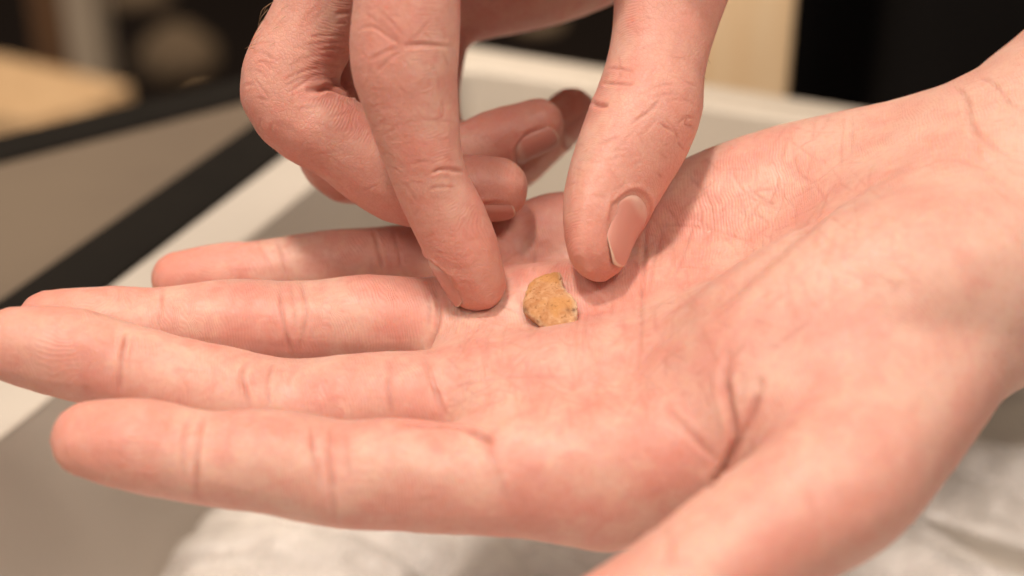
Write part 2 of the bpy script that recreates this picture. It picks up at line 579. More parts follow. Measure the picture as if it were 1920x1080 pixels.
def build_field(palm, fingers, thumb, kf=4.5, kt=3.5, ff=0.6, cut=()):
    prims = [p for p, _ in palm] + fingers + [thumb]

    def field(P, far=0.0):
        F = None
        for p, k in palm:
            d = prim_at(p, P, 15.0 + far)
            F = d if F is None else smin(F, d, k)
        out = smin(F, prim_at(thumb, P, 15.0 + far), kt)
        for f in fingers:
            out = smin(out, smin(F, prim_at(f, P, 10.0 + far), kf), ff)
        for c, k in cut:                                    # carve a fold
            out = -smin(-out, prim_at(c, P, 10.0 + far), k)
        return out

    lo = np.min([p.lo for p in prims], 0) - 8
    hi = np.max([p.hi for p in prims], 0) + 8
    st = 4
    gc = Grid(lo, hi, GRID_H * st)
    I = np.stack(np.meshgrid(*[np.arange(k) for k in gc.n], indexing='ij'), -1).reshape(-1, 3)
    C = np.empty(len(I), np.float32)
    for a in range(0, len(I), 400000):
        C[a:a + 400000] = field(gc.points(I[a:a + 400000]) + np.float32(GRID_H * (st - 1) / 2), 12.0)
    C = C.reshape(gc.n)
    g = Grid(lo, hi, GRID_H)
    g.n = gc.n * st
    F = (C.repeat(st, 0).repeat(st, 1).repeat(st, 2) * 0.6).astype(np.float32)
    I = np.argwhere(np.abs(F) < (GRID_H * st * 0.87 + 1.2) * 0.6)
    for a in range(0, len(I), 400000):
        J_ = I[a:a + 400000]
        F[J_[:, 0], J_[:, 1], J_[:, 2]] = field(g.points(J_))
    return g, F


def crease_polylines(grid, F, creases):
    """3-D polylines on the surface under lines drawn through picture points"""
    uv, cut = [], [0]
    for c in creases:
        p = np.array(c[0], float)
        L = np.linalg.norm(np.diff(p, axis=0), axis=1).sum()
        q = catmull(p, max(3, int(L / 7 / (len(p) - 1)) + 1))
        uv.append(q); cut.append(cut[-1] + len(q))
    P, ok = grid.trace(F, np.vstack(uv))
    P = P + np.stack([noise3(P, 3.0, 20 + i) for i in range(3)], 1) * 0.10
    out = []
    for a, b in zip(cut[:-1], cut[1:]):
        p = P[a:b][ok[a:b]]
        if len(p) > 1:
            p = p[np.concatenate([[True], np.linalg.norm(np.diff(p, axis=0), axis=1) < 6])]
        out.append(p)
    return out


def near(V, order, xs, P, rad):
    """vertices within rad of polyline P: indices, distances, position along it 0..1"""
    lo, hi = P.min(0) - rad, P.max(0) + rad
    ix = order[np.searchsorted(xs, lo[0]):np.searchsorted(xs, hi[0])]
    Q = V[ix]
    k = (Q[:, 1] > lo[1]) & (Q[:, 1] < hi[1]) & (Q[:, 2] > lo[2]) & (Q[:, 2] < hi[2])
    ix, Q = ix[k], Q[k]
    best = np.full(len(ix), np.inf); bs = np.zeros(len(ix))
    n = len(P) - 1
    for i in range(n):
        a, ab = P[i], P[i + 1] - P[i]
        L2 = max(ab @ ab, 1e-9)
        q = Q - a
        h = np.clip(q @ ab / L2, 0, 1)
        d = ((q - h[:, None] * ab) ** 2).sum(1)
        m = d < best
        best[m] = d[m]; bs[m] = (i + h[m]) / n
    best = np.sqrt(best)
    k = best < rad
    return ix[k], best[k], bs[k]


def noise3(P, scale, seed):
    """smooth value noise, about -1..1, feature size = scale (mm)"""
    r = np.random.default_rng(seed)
    tab = r.uniform(-1, 1, (32, 32, 32))
    q = P / scale + 100.0
    i = np.floor(q).astype(int)
    f = q - i
    f = f * f * (3 - 2 * f)
    out = 0
    for dx in (0, 1):
        for dy in (0, 1):
            for dz in (0, 1):
                w = (f[:, 0] if dx else 1 - f[:, 0]) * (f[:, 1] if dy else 1 - f[:, 1]) * (f[:, 2] if dz else 1 - f[:, 2])
                out = out + w * tab[(i[:, 0] + dx) % 32, (i[:, 1] + dy) % 32, (i[:, 2] + dz) % 32]
    return out


class Nail:
    """finger nail seat: frame on the last phalanx of a tube"""

    def __init__(self, tube, length, phi=.88, back=0.0, turn=0.0, arc=0.16):
        self.arc = arc
        self.t = unit(tube.p[-1] - tube.p[-5])
        n = tube.n[-1] - (tube.n[-1] @ self.t) * self.t
        d = -unit(n)
        w = np.cross(self.t, d)
        self.d = math.cos(turn) * d + math.sin(turn) * w
        self.w = np.cross(self.t, self.d)
        self.L, self.phi = length, phi
        self.c = tube.p[-1] + self.t * (tube.r[-1].mean() * 0.45 - length / 2 - back)

    def local(self, V):
        q = V - self.c
        x, y, z = q @ self.w, q @ self.t, q @ self.d
        return np.arctan2(x, z), y, np.hypot(x, z)

    def ends(self, a):
        """cuticle and free edge at a = angle / phi (-1..1)"""
        return -self.L / 2 + 0.36 * self.L * np.abs(a) ** 3, self.L / 2 - self.arc * self.L * a * a - 0.10 * self.L * np.abs(a) ** 8

    def mesh(self, name, grid, F):
        na, nb = 27, 29
        A = np.linspace(-1, 1, na)
        rows = []
        for b in np.linspace(0, 1, nb):
            y0, y1 = self.ends(A)
            rows.append(y0 + (y1 - y0) * b)
        Y = np.array(rows)                                     # nb x na
        PH = np.tile(A * self.phi, (nb, 1))

        def radius(ph, y):
            dirs = np.cos(ph)[:, None] * self.d + np.sin(ph)[:, None] * self.w
            lo = np.zeros(len(ph)); hi = np.full(len(ph), 14.0)
            for _ in range(26):
                m = (lo + hi) / 2
                v = grid.sample(F, self.c + y[:, None] * self.t + m[:, None] * dirs)
                lo = np.where(v < 0, m, lo); hi = np.where(v < 0, hi, m)
            return lo

        Rs = radius(PH.ravel(), Y.ravel()).reshape(Y.shape)
        Rm = radius(PH.ravel(), np.full(Y.size, -0.15 * self.L)).reshape(Y.shape)
        bb = np.linspace(0, 1, nb)[:, None]
        R = Rs + 0.22 * np.maximum(Rm - Rs, 0)
        lift = 0.06 - 0.75 * np.clip(0.12 - bb, 0, 1) / 0.12 * 0.9 - 0.85 * np.abs(A)[None, :] ** 6
        V0 = []
        for dz in (0.0, -0.28):
            rr = R + lift + dz
            dirs = np.cos(PH)[..., None] * self.d + np.sin(PH)[..., None] * self.w
            V0.append((self.c + Y[..., None] * self.t + rr[..., None] * dirs).reshape(-1, 3))
        V = np.vstack(V0)
        N = na * nb
        Q = []
        for j in range(nb - 1):
            for i in range(na - 1):
                a = j * na + i
                Q.append((a, a + 1, a + na + 1, a + na))
                Q.append((N + a, N + a + na, N + a + na + 1, N + a + 1))
        for i in range(na - 1):
            Q.append((i, N + i, N + i + 1, i + 1))
            a = (nb - 1) * na + i
            Q.append((a, a + 1, N + a + 1, N + a))
        for j in range(nb - 1):
            a = j * na
            Q.append((a, a + na, N + a + na, N + a))
            a = j * na + na - 1
            Q.append((a, N + a, N + a + na, a + na))
        me = mesh_from_arrays(name, to_world(V), np.array(Q))
        attr(me, "along", np.tile(np.repeat(np.linspace(0, 1, nb), na), 2))
        attr(me, "across", np.tile(np.tile(A, nb), 2))
        return me

    def seat(self, V, N, disp, red):
        """press the nail bed in, raise the folds round it"""
        ph, y, r = self.local(V)
        near_ = (np.abs(y) < self.L) & (r < 16) & (np.abs(ph) < 1.9)
        ix = np.nonzero(near_)[0]
        a = ph[ix] / self.phi
        yy = y[ix]
        y0, y1 = self.ends(np.clip(a, -1, 1))
        rr = r[ix]
        # signed distance (mm) to the nail's outline: negative inside
        dx = (np.abs(a) - 1) * self.phi * rr
        e = np.maximum(dx, y0 - yy)
        e2 = np.maximum(e, yy - y1)
        inside = 1 / (1 + np.exp(np.clip(e2 / 0.22, -30, 30)))
        disp[ix] -= (0.24 - 0.14 * np.clip((yy - y1 + 3.0) / 3.0, 0, 1)) * inside
        fade = 1 / (1 + np.exp(np.clip((yy - y1 + 1.2) / 0.5, -30, 30)))
        disp[ix] += 0.22 * np.exp(-((e - 0.6) / 0.65) ** 2) * fade
        disp[ix] -= 0.10 * np.exp(-((e - 0.05) / 0.22) ** 2) * fade
        red[ix] = np.maximum(red[ix], 0.35 * np.exp(-((e - 0.1) / 0.35) ** 2) * fade)


def build_hand(name, palm, fingers, thumb, creases, nails, ridge_dirs, axis, origin, **kw):
    g, F = build_field(palm, fingers, thumb, **kw)
    V, Q = surface_nets(g, F)
    me = mesh_from_arrays(name, V, Q)
    # tube coordinates on the coarse cage (carried through the subdivision)
    V = get_co(me)
    dpalm = np.full(len(V), 50.0); dfing = np.full(len(V), 50.0)
    dor_p = np.zeros(len(V)); dor_f = np.zeros(len(V)); tip = np.zeros(len(V)); phase = np.zeros(len(V))
    for p, _ in palm:
        if not isinstance(p, Tube):
            continue
        m = np.nonzero(((V > p.lo - 6) & (V < p.hi + 6)).all(1))[0]
        if len(m):
            d, s, ba = p.dist(V[m], True)
            k = d < dpalm[m]
            dpalm[m[k]] = d[k]
            dor_p[m[k]] = np.clip(0.5 - 0.9 * ba[k, 1], 0, 1)
    for tb in fingers + [thumb]:
        m = np.nonzero(((V > tb.lo - 14) & (V < tb.hi + 14)).all(1))[0]
        if len(m):
            d, s, ba = tb.dist(V[m], True)
            k = d < dfing[m]
            j = m[k]
            dfing[j] = d[k]
            dor_f[j] = np.clip(0.5 - 0.9 * ba[k, 1], 0, 1)
            L = tb.s[-1]
            tip[j] = np.clip((s[k] - (L - 17)) / 17, 0, 1)
            ax = (V[j] - tb.p[-1]) @ tb.t[-1]
            x = np.clip(ba[k, 0], -1.3, 1.3) * 7.5
            yy = s[k] - (L - 9) + np.maximum(ax, 0)
            phase[j] = np.where(yy > -5, np.sqrt(x * x * 0.8 + yy * yy + 0.3), 0.35 * x + 0.9 * np.abs(yy) + 0.6)
    fw = np.clip((dpalm - dfing) / 3.0, 0, 1)
    fw = fw * fw * (3 - 2 * fw)
    pphase = V @ unit(ridge_dirs) + 1.5 * np.sin(V @ np.array([.11, .07, .05])) + 0.8 * np.sin(V @ np.array([-.05, .19, .13]))
    attr(me, "dorsal", dor_p * (1 - fw) + dor_f * fw); attr(me, "tip", tip * fw); attr(me, "phase", phase); attr(me, "palm_phase", pphase); attr(me, "finger", fw)
    attr(me, "pale", np.clip((V - origin) @ unit(axis) / 70 + 1.0, 0, 1))
    me = subdivided(me, SUBDIV)
    V, N = get_co(me), get_no(me)
    disp = np.zeros(len(V)); red = np.zeros(len(V))
    # broad unevenness of flesh
    disp += 0.16 * noise3(V, 7.0, 3) + 0.07 * noise3(V, 3.1, 4) + 0.03 * noise3(V, 1.5, 5)
    order = np.argsort(V[:, 0]); xs = V[order, 0]
    patchy = noise3(V, 1.8, 11)
    groove = np.zeros(len(V)); ridge = np.zeros(len(V))
    for (uvs, wid, dep, rd), P in zip(creases, crease_polylines(g, F, creases)):
        if len(P) < 2:
            continue
        ix, d, s = near(V, order, xs, P, wid * 4.5)
        env = np.clip(np.minimum(s, 1 - s) / 0.22, 0, 1) ** 0.7
        env = env * (0.75 + 0.35 * patchy[ix])
        groove[ix] = np.maximum(groove[ix], dep * env * np.exp(-(d / wid) ** 2))
        ridge[ix] = np.maximum(ridge[ix], 0.26 * dep * env * np.exp(-((d - 2.1 * wid) / (1.1 * wid)) ** 2))
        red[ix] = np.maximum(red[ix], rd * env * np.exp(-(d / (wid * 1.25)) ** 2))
    disp += np.where(groove > ridge, -(groove - ridge), (ridge - groove))
    for nl in nails:
        nl.seat(V, N, disp, red)
    V = V + N * disp[:, None]
    W = to_world(V)
    o0 = to_world(origin)
    me.vertices.foreach_set("co", (W - o0).astype(np.float32).ravel())
    attr(me, "crease", np.clip(red, 0, 1))
    me.update()
    me.name = name
    o = bpy.data.objects.new(name, me)
    o.location = o0
    COL.objects.link(o)
    for nl in nails:
        nm = nl.mesh("nail", g, F)
        c = get_co(nm) - o0
        nm.vertices.foreach_set("co", c.astype(np.float32).ravel()); nm.update()
        no = bpy.data.objects.new("nail", nm)
        no.parent = o
        COL.objects.link(no)
        nm.materials.append(MAT['nail'])
    me.materials.append(MAT['skin'])
    print(name, len(V), round(time.time() - T0, 1))
    return g, F, o

# flexion lines of the open hand: ((picture points), half width mm, depth mm, redness)
CL = []
CK = 1.35


def cr(lst, pts, w=.40, d=.30, r=.6):
    lst.append((pts, w * .82, d * .95 * CK, r * .8 * CK))


# index
cr(CL, [(384, 776), (373, 820), (369, 870), (368, 938)], .55, .32, .55)
cr(CL, [(352, 785), (346, 840), (344, 900)], .5, .16, .35)
cr(CL, [(588, 795), (589, 850), (600, 910)], .6, .22, .4)
cr(CL, [(622, 796), (620, 860), (625, 930), (632, 985)], .6, .34, .5)
cr(CL, [(648, 800), (650, 850), (655, 900)], .5, .14, .3)
cr(CL, [(860, 797), (880, 806), (905, 818), (925, 836)], .8, .75, .9)
cr(CL, [(740, 793), (800, 796), (850, 798), (890, 809)], .9, .7, .8)
cr(CL, [(905, 820), (930, 880), (952, 940)], .6, .18, .3)
# middle
cr(CL, [(240, 620), (232, 660), (226, 705), (220, 752)], .55, .30, .6)
cr(CL, [(250, 628), (244, 665), (240, 700)], .4, .14, .35)
cr(CL, [(464, 678), (457, 705), (464, 742), (470, 780)], .5, .32, .55)
cr(CL, [(453, 690), (449, 715), (452, 745)], .4, .16, .4)
cr(CL, [(514, 680), (504, 720), (508, 760)], .45, .18, .4)
cr(CL, [(734, 680), (729, 730), (738, 782)], .5, .30, .45)
cr(CL, [(797, 665), (810, 715), (832, 785)], .55, .34, .5)
cr(CL, [(818, 725), (828, 755), (840, 782)], .4, .2, .5)
# ring
cr(CL, [(306, 540), (301, 570), (295, 618)], .45, .24, .5)
cr(CL, [(526, 530), (528, 580), (539, 635), (552, 668)], .45, .28, .5)
cr(CL, [(565, 528), (571, 560), (573, 600), (561, 655)], .5, .26, .45)
cr(CL, [(545, 530), (550, 570), (555, 610)], .35, .14, .35)
cr(CL, [(816, 540), (823, 590), (812, 632), (798, 668)], .6, .45, .7)
cr(CL, [(800, 545), (806, 580), (800, 620)], .4, .15, .4)
# little finger
cr(CL, [(482, 450), (494, 478), (504, 500)], .4, .24, .5)
cr(CL, [(518, 447), (528, 480), (535, 520)], .45, .28, .55)
cr(CL, [(697, 426), (708, 462), (720, 505)], .45, .26, .5)
cr(CL, [(735, 425), (745, 460), (752, 500)], .4, .18, .4)
CK = 1.0
# palm: the great lines
cr(CL, [(1690, 312), (1590, 372), (1500, 438), (1434, 492), (1350, 565), (1225, 645), (1183, 712)], 2.4, 1.0, .2)
cr(CL, [(1674, 316), (1583, 374), (1499, 440), (1434, 494), (1350, 567), (1225, 648)], .5, .3, .45)
cr(CL, [(1560, 352), (1470, 470), (1400, 525), (1330, 585)], .4, .18, .4)
cr(CL, [(1212, 400), (1208, 480), (1202, 560), (1200, 640), (1188, 720)], .55, .38, .6)
cr(CL, [(1243, 420), (1228, 490), (1212, 560)], .4, .22, .45)
cr(CL, [(1303, 400), (1285, 470), (1258, 535)], .4, .2, .4)
cr(CL, [(1105, 560), (1098, 620), (1090, 715)], .45, .2, .35)
cr(CL, [(1082, 620), (1083, 670), (1090, 720)], .4, .2, .4)
cr(CL, [(1060, 640), (1075, 700), (1070, 740)], .4, .16, .4)
cr(CL, [(818, 742), (893, 716), (988, 706), (1085, 712)], .5, .24, .45)
cr(CL, [(850, 760), (920, 720), (1000, 660), (1050, 630)], .45, .18, .35)
cr(CL, [(945, 655), (960, 690), (955, 720)], .4, .16, .35)
cr(CL, [(1000, 655), (985, 700), (1000, 760)], .4, .16, .3)
cr(CL, [(1215, 423), (1304, 426), (1369, 442), (1434, 465)], .35, .2, .5)
cr(CL, [(1400, 350), (1434, 377), (1455, 385)], .35, .2, .5)
cr(CL, [(1480, 240), (1495, 318), (1525, 345)], .35, .18, .4)
cr(CL, [(1557, 345), (1531, 412), (1486, 450)], .35, .16, .4)
cr(CL, [(1290, 330), (1330, 380), (1340, 440)], .35, .15, .35)
cr(CL, [(1365, 310), (1400, 365), (1470, 400)], .35, .13, .35)
cr(CL, [(1004, 430), (1003, 480), (1000, 520)], .4, .22, .5)
cr(CL, [(1060, 480), (1035, 505), (1000, 530)], .35, .18, .45)
cr(CL, [(1190, 640), (1180, 690), (1177, 752)], .5, .15, .25)
# fold of the thumb
cr(CL, [(1366, 655), (1361, 727), (1373, 790), (1376, 840), (1346, 898), (1296, 940), (1246, 978), (1150, 1040)], .95, 1.3, .95)
cr(CL, [(1428, 705), (1414, 760), (1397, 805), (1372, 850), (1350, 885)], .9, .9, .7)
cr(CL, [(1239, 759), (1302, 822), (1355, 872)], .8, .35, .5)
cr(CL, [(1240, 985), (1258, 1035), (1250, 1075)], .9, .3, .4)
# wrist
cr(CL, [(1790, 160), (1813, 190), (1820, 236), (1862, 276), (1925, 308)], .7, .55, .4)
cr(CL, [(1832, 143), (1862, 158), (1895, 196), (1930, 215)], .6, .35, .35)
cr(CL, [(1820, 250), (1850, 330), (1900, 380)], .6, .25, .25)
cr(CL, [(1700, 320), (1780, 300), (1850, 320), (1900, 360)], .7, .25, .3)
# small crossing lines scattered over the palm
_r = random.Random(11)
for _ in range(300):
    u = _r.uniform(850, 1700); v = _r.uniform(400, 800)
    if v < 440 - (u - 1000) * .25 or v > 900 - (u - 850) * .55 + 100:
        continue
    a = _r.choice((_r.gauss(1.45, .25), _r.gauss(1.45, .25), _r.gauss(-.5, .3), _r.gauss(.5, .3)))
    L = _r.uniform(25, 90)
    du, dv = math.cos(a) * L / 2, math.sin(a) * L / 2
    b = _r.uniform(-12, 12)
    cr(CL, [(u - du, v - dv), (u - dv * b / 60, v + du * b / 60), (u + du, v + dv)], _r.uniform(.26, .38), _r.uniform(.05, .12), _r.uniform(.14, .48))
for _ in range(170):
    if _r.random() < .5:
        u, v = _r.uniform(850, 1240), _r.uniform(560, 760)
    else:
        u = _r.uniform(1200, 1640); v = _r.uniform(265, 520) - (u - 1200) * .14
    a = _r.choice((_r.gauss(1.5, .25), _r.gauss(1.9, .2), _r.gauss(-.4, .3), _r.gauss(.7, .2)))
    L = _r.uniform(30, 100)
    du, dv = math.cos(a) * L / 2, math.sin(a) * L / 2
    b = _r.uniform(-10, 10)
    cr(CL, [(u - du, v - dv), (u - dv * b / 60, v + du * b / 60), (u + du, v + dv)], _r.uniform(.26, .34), _r.uniform(.08, .17), _r.uniform(.18, .48))
# faint long and cross lines on the fingers
for (x0, x1, ya, yb, sl) in ((180, 860, 775, 960, .02), (120, 800, 640, 770, .12), (120, 800, 540, 655, .0), (360, 800, 440, 520, -.08)):
    for _ in range(26):
        u = _r.uniform(x0, x1); v = _r.uniform(ya, yb)
        L = _r.uniform(25, 80)
        if _r.random() < .55:
            cr(CL, [(u - L / 2, v - sl * L / 2), (u, v + _r.uniform(-3, 3)), (u + L / 2, v + sl * L / 2)], .3, _r.uniform(.04, .09), _r.uniform(.12, .28))
        else:
            cr(CL, [(u, v - L / 3), (u + _r.uniform(-4, 4), v), (u + _r.uniform(-6, 6), v + L / 3)], .28, _r.uniform(.05, .11), _r.uniform(.15, .3))

CR = []
_cr = cr


def cr(lst, pts, w, d, r):
    _cr(lst, pts, max(w * .8, .27), d * .95, min(r * 1.5, 1))



def c1(x, y):
    return (420 + x * .5556, y * .5556)


def c7(x, y):
    return (440 + x * .2222, y * .2222)


def c8(x, y):
    return (1040 + x * .4076, 100 + y * .4074)


# index of the pinching hand
for pts, w, d, r in (
    ([(445, 104), (500, 90), (560, 128), (600, 152)], .45, .34, .55), ([(600, 155), (680, 150), (770, 158)], .5, .36, .6),
    ([(480, 205), (540, 178), (600, 155)], .4, .25, .45), ([(505, 250), (560, 200), (605, 165)], .4, .2, .4),
    ([(470, 40), (530, 85), (600, 140)], .4, .22, .4), ([(510, 20), (560, 70), (615, 130)], .35, .16, .35),
    ([(700, 60), (660, 110), (620, 145)], .35, .16, .35), ([(736, 180), (746, 200), (757, 225)], .4, .2, .4),
    ([(690, 200), (720, 260), (730, 320)], .35, .1, .25), ([(735, 340), (742, 380), (730, 410)], .4, .15, .35),
    ([(700, 585), (740, 570), (812, 578)], .5, .42, .65), ([(690, 640), (730, 630), (790, 634)], .4, .22, .4),
    ([(620, 560), (670, 545), (740, 560)], .4, .12, .3), ([(590, 610), (625, 640), (650, 690)], .4, .14, .3),
    ([(590, 420), (680, 405), (790, 415)], .4, .1, .25), ([(545, 560), (575, 570), (600, 590)], .35, .12, .3),
    ([(715, 850), (760, 860), (830, 868)], .35, .12, .25), ([(580, 500), (640, 480), (700, 490)], .35, .08, .2)):
    cr(CR, [c1(*p) for p in pts], w, d, r)
# middle finger: fold of the bent joint, knuckle lines
for pts, w, d, r in (
    ([(600, 768), (720, 757), (800, 742), (900, 780), (1000, 812), (1075, 850)], .75, .95, .9),
    ([(800, 745), (860, 720), (960, 720), (1010, 740)], .6, .3, .5),
    ([(610, 312), (780, 296), (985, 290)], .35, .2, .4), ([(570, 386), (800, 356), (975, 345)], .35, .2, .4),
    ([(620, 440), (850, 405), (975, 420)], .35, .18, .4), ([(580, 490), (760, 470), (970, 500)], .35, .2, .45),
    ([(640, 546), (780, 545), (965, 580)], .4, .24, .5), ([(400, 692), (520, 622), (680, 580), (820, 575)], .38, .24, .5),
    ([(430, 800), (560, 715), (680, 640), (800, 630)], .38, .2, .4), ([(420, 740), (500, 690), (620, 640)], .35, .16, .4),
    ([(150, 440), (250, 448), (345, 515)], .35, .2, .4), ([(155, 545), (230, 518), (300, 560), (375, 645)], .35, .2, .4),
    ([(90, 612), (190, 600), (290, 670)], .35, .2, .4), ([(60, 732), (110, 715), (170, 710)], .35, .2, .4),
    ([(160, 655), (240, 760), (300, 855)], .32, .16, .3), ([(190, 822), (240, 840), (290, 862)], .35, .15, .35),
    ([(800, 20), (720, 120), (640, 220)], .35, .12, .3), ([(1005, 100), (930, 105), (850, 112)], .5, .3, .5),
    ([(1000, 200), (930, 190), (850, 195)], .4, .2, .4), ([(700, 40), (600, 150), (540, 260)], .35, .1, .25),
    ([(480, 920), (590, 915), (720, 903)], .4, .12, .3), ([(800, 990), (900, 960), (1010, 928)], .4, .14, .3),
    ([(500, 760), (480, 840), (490, 900)], .35, .12, .3), ([(1010, 900), (950, 860), (850, 830)], .4, .12, .3),
    ([(330, 1010), (310, 1060), (300, 1120)], .4, .2, .4), ([(220, 1000), (210, 1060), (240, 1110)], .4, .18, .35)):
    cr(CR, [c7(*p) for p in pts], w, d, r)
# thumb: fold on the pad side, wrinkles over the joint
for pts, w, d, r in (
    ([(165, 226), (205, 240), (250, 238)], .7, .6, .5), ([(215, 138), (290, 140), (365, 142)], .5, .35, .4),
    ([(235, 70), (300, 68), (365, 85)], .45, .25, .35), ([(290, 0), (295, 60), (300, 130)], .4, .12, .25),
    ([(345, 330), (400, 290), (440, 260), (492, 208)], .4, .3, .5), ([(375, 300), (430, 275), (480, 240)], .35, .18, .4),
    ([(480, 318), (520, 345), (565, 372)], .4, .32, .6), ([(505, 305), (545, 345), (570, 405)], .4, .26, .55),
    ([(600, 200), (530, 188), (440, 200)], .38, .22, .4), ([(655, 240), (600, 215), (520, 215)], .38, .2, .4),
    ([(560, 330), (600, 295), (650, 300)], .35, .24, .5), ([(625, 285), (600, 325), (655, 345)], .35, .24, .5),
    ([(560, 405), (590, 440), (620, 455)], .35, .22, .45), ([(640, 380), (610, 400), (590, 430)], .35, .2, .4),
    ([(185, 424), (240, 402), (305, 380)], .4, .26, .4), ([(165, 505), (230, 492), (320, 468)], .4, .22, .4),
    ([(190, 420), (220, 480), (260, 540)], .35, .12, .25), ([(480, 448), (498, 470), (515, 495)], .35, .18, .4),
    ([(468, 548), (480, 562), (495, 572)], .3, .15, .35), ([(420, 180), (480, 150), (560, 140)], .38, .14, .3),
    ([(560, 100), (620, 140), (660, 150)], .38, .14, .3), ([(400, 380), (440, 330), (470, 300)], .35, .14, .3)):
    cr(CR, [c8(*p) for p in pts], w, d, r)
for _ in range(230):
    reg = _r.choice(((480, 680, 10, 150), (660, 850, 10, 320), (1140, 1310, 10, 300), (560, 740, 190, 380), (760, 920, 330, 540), (1070, 1200, 250, 480)))
    u = _r.uniform(reg[0], reg[1]); v = _r.uniform(reg[2], reg[3]); L = _r.uniform(14, 50); a = _r.gauss(.0, .45)
    cr(CR, [(u - L * math.cos(a) / 2, v - L * math.sin(a) / 2), (u, v + _r.uniform(-3, 3)), (u + L * math.cos(a) / 2, v + L * math.sin(a) / 2)], .26, _r.uniform(.04, .11), _r.uniform(.08, .26))

L_NAILS = [Nail(f, l) for f, l in zip(L_FINGERS, (11.5, 12, 11.5, 9))] + [Nail(L_THUMB, 14)]
R_NAILS = [Nail(f, l) for f, l in zip(R_FINGERS, (10.5, 10.5, 10, 8.5))] + [Nail(R_THUMB, 13.8, phi=1.12, turn=-.20, back=-.9, arc=.24)]
gL, FL, oL = build_hand("hand", L_PALM, L_FINGERS, L_THUMB, CL, L_NAILS, (.9, .2, .3), (1, .2, 0), origin=J(1880, 440, 286))
gR, FR, oR = build_hand("hand", R_PALM, R_FINGERS, R_THUMB, CR, R_NAILS, (.2, .9, .3), (1, .3, 0), origin=J(1400, -470, 326))


# ------------------------------------------------------------------ the setting
def at(u, v, z):
    """world point of plane z seen at picture point (u, v)"""
    d = np.array([(u - 960) / FPX, -(v - 540) / FPX, -1.0]) @ CAM_R.T
    return CAM_T + d * (z - CAM_H) / d[2]


def tag(o, label=None, cat=None, group=None, kind=None):
    for k, v in (('label', label), ('category', cat), ('group', group), ('kind', kind)):
        if v:
            o[k] = v
    return o


def empty(name, loc=(0, 0, 0)):
    o = bpy.data.objects.new(name, None)
    o.empty_display_size = 0.02
    o.location = loc
    COL.objects.link(o)
    return o


def obj(name, me, mat, parent=None, loc=(0, 0, 0)):
    o = bpy.data.objects.new(name, me)
    o.location = loc
    COL.objects.link(o)
    if parent is not None:
        o.parent = parent
    if mat:
        me.materials.append(MAT[mat])
    return o


def bm_mesh(name, bm, smooth=False):
    me = bpy.data.meshes.new(name)
    bmesh.ops.recalc_face_normals(bm, faces=bm.faces)
    bm.to_mesh(me)
    bm.free()
    if smooth:
        me.polygons.foreach_set("use_smooth", np.ones(len(me.polygons), bool))
    return me


def box(name, lo, hi, bevel=0.001, seg=3):
    bm = bmesh.new()
    bmesh.ops.create_cube(bm, size=1)
    lo, hi = np.array(lo, float), np.array(hi, float)
    for v in bm.verts:
        v.co = Vector((lo + hi) / 2 + np.array(v.co) * (hi - lo))
    if bevel:
        bmesh.ops.bevel(bm, geom=list(bm.edges), offset=bevel, segments=seg, profile=.5, affect='EDGES')
    return bm_mesh(name, bm)


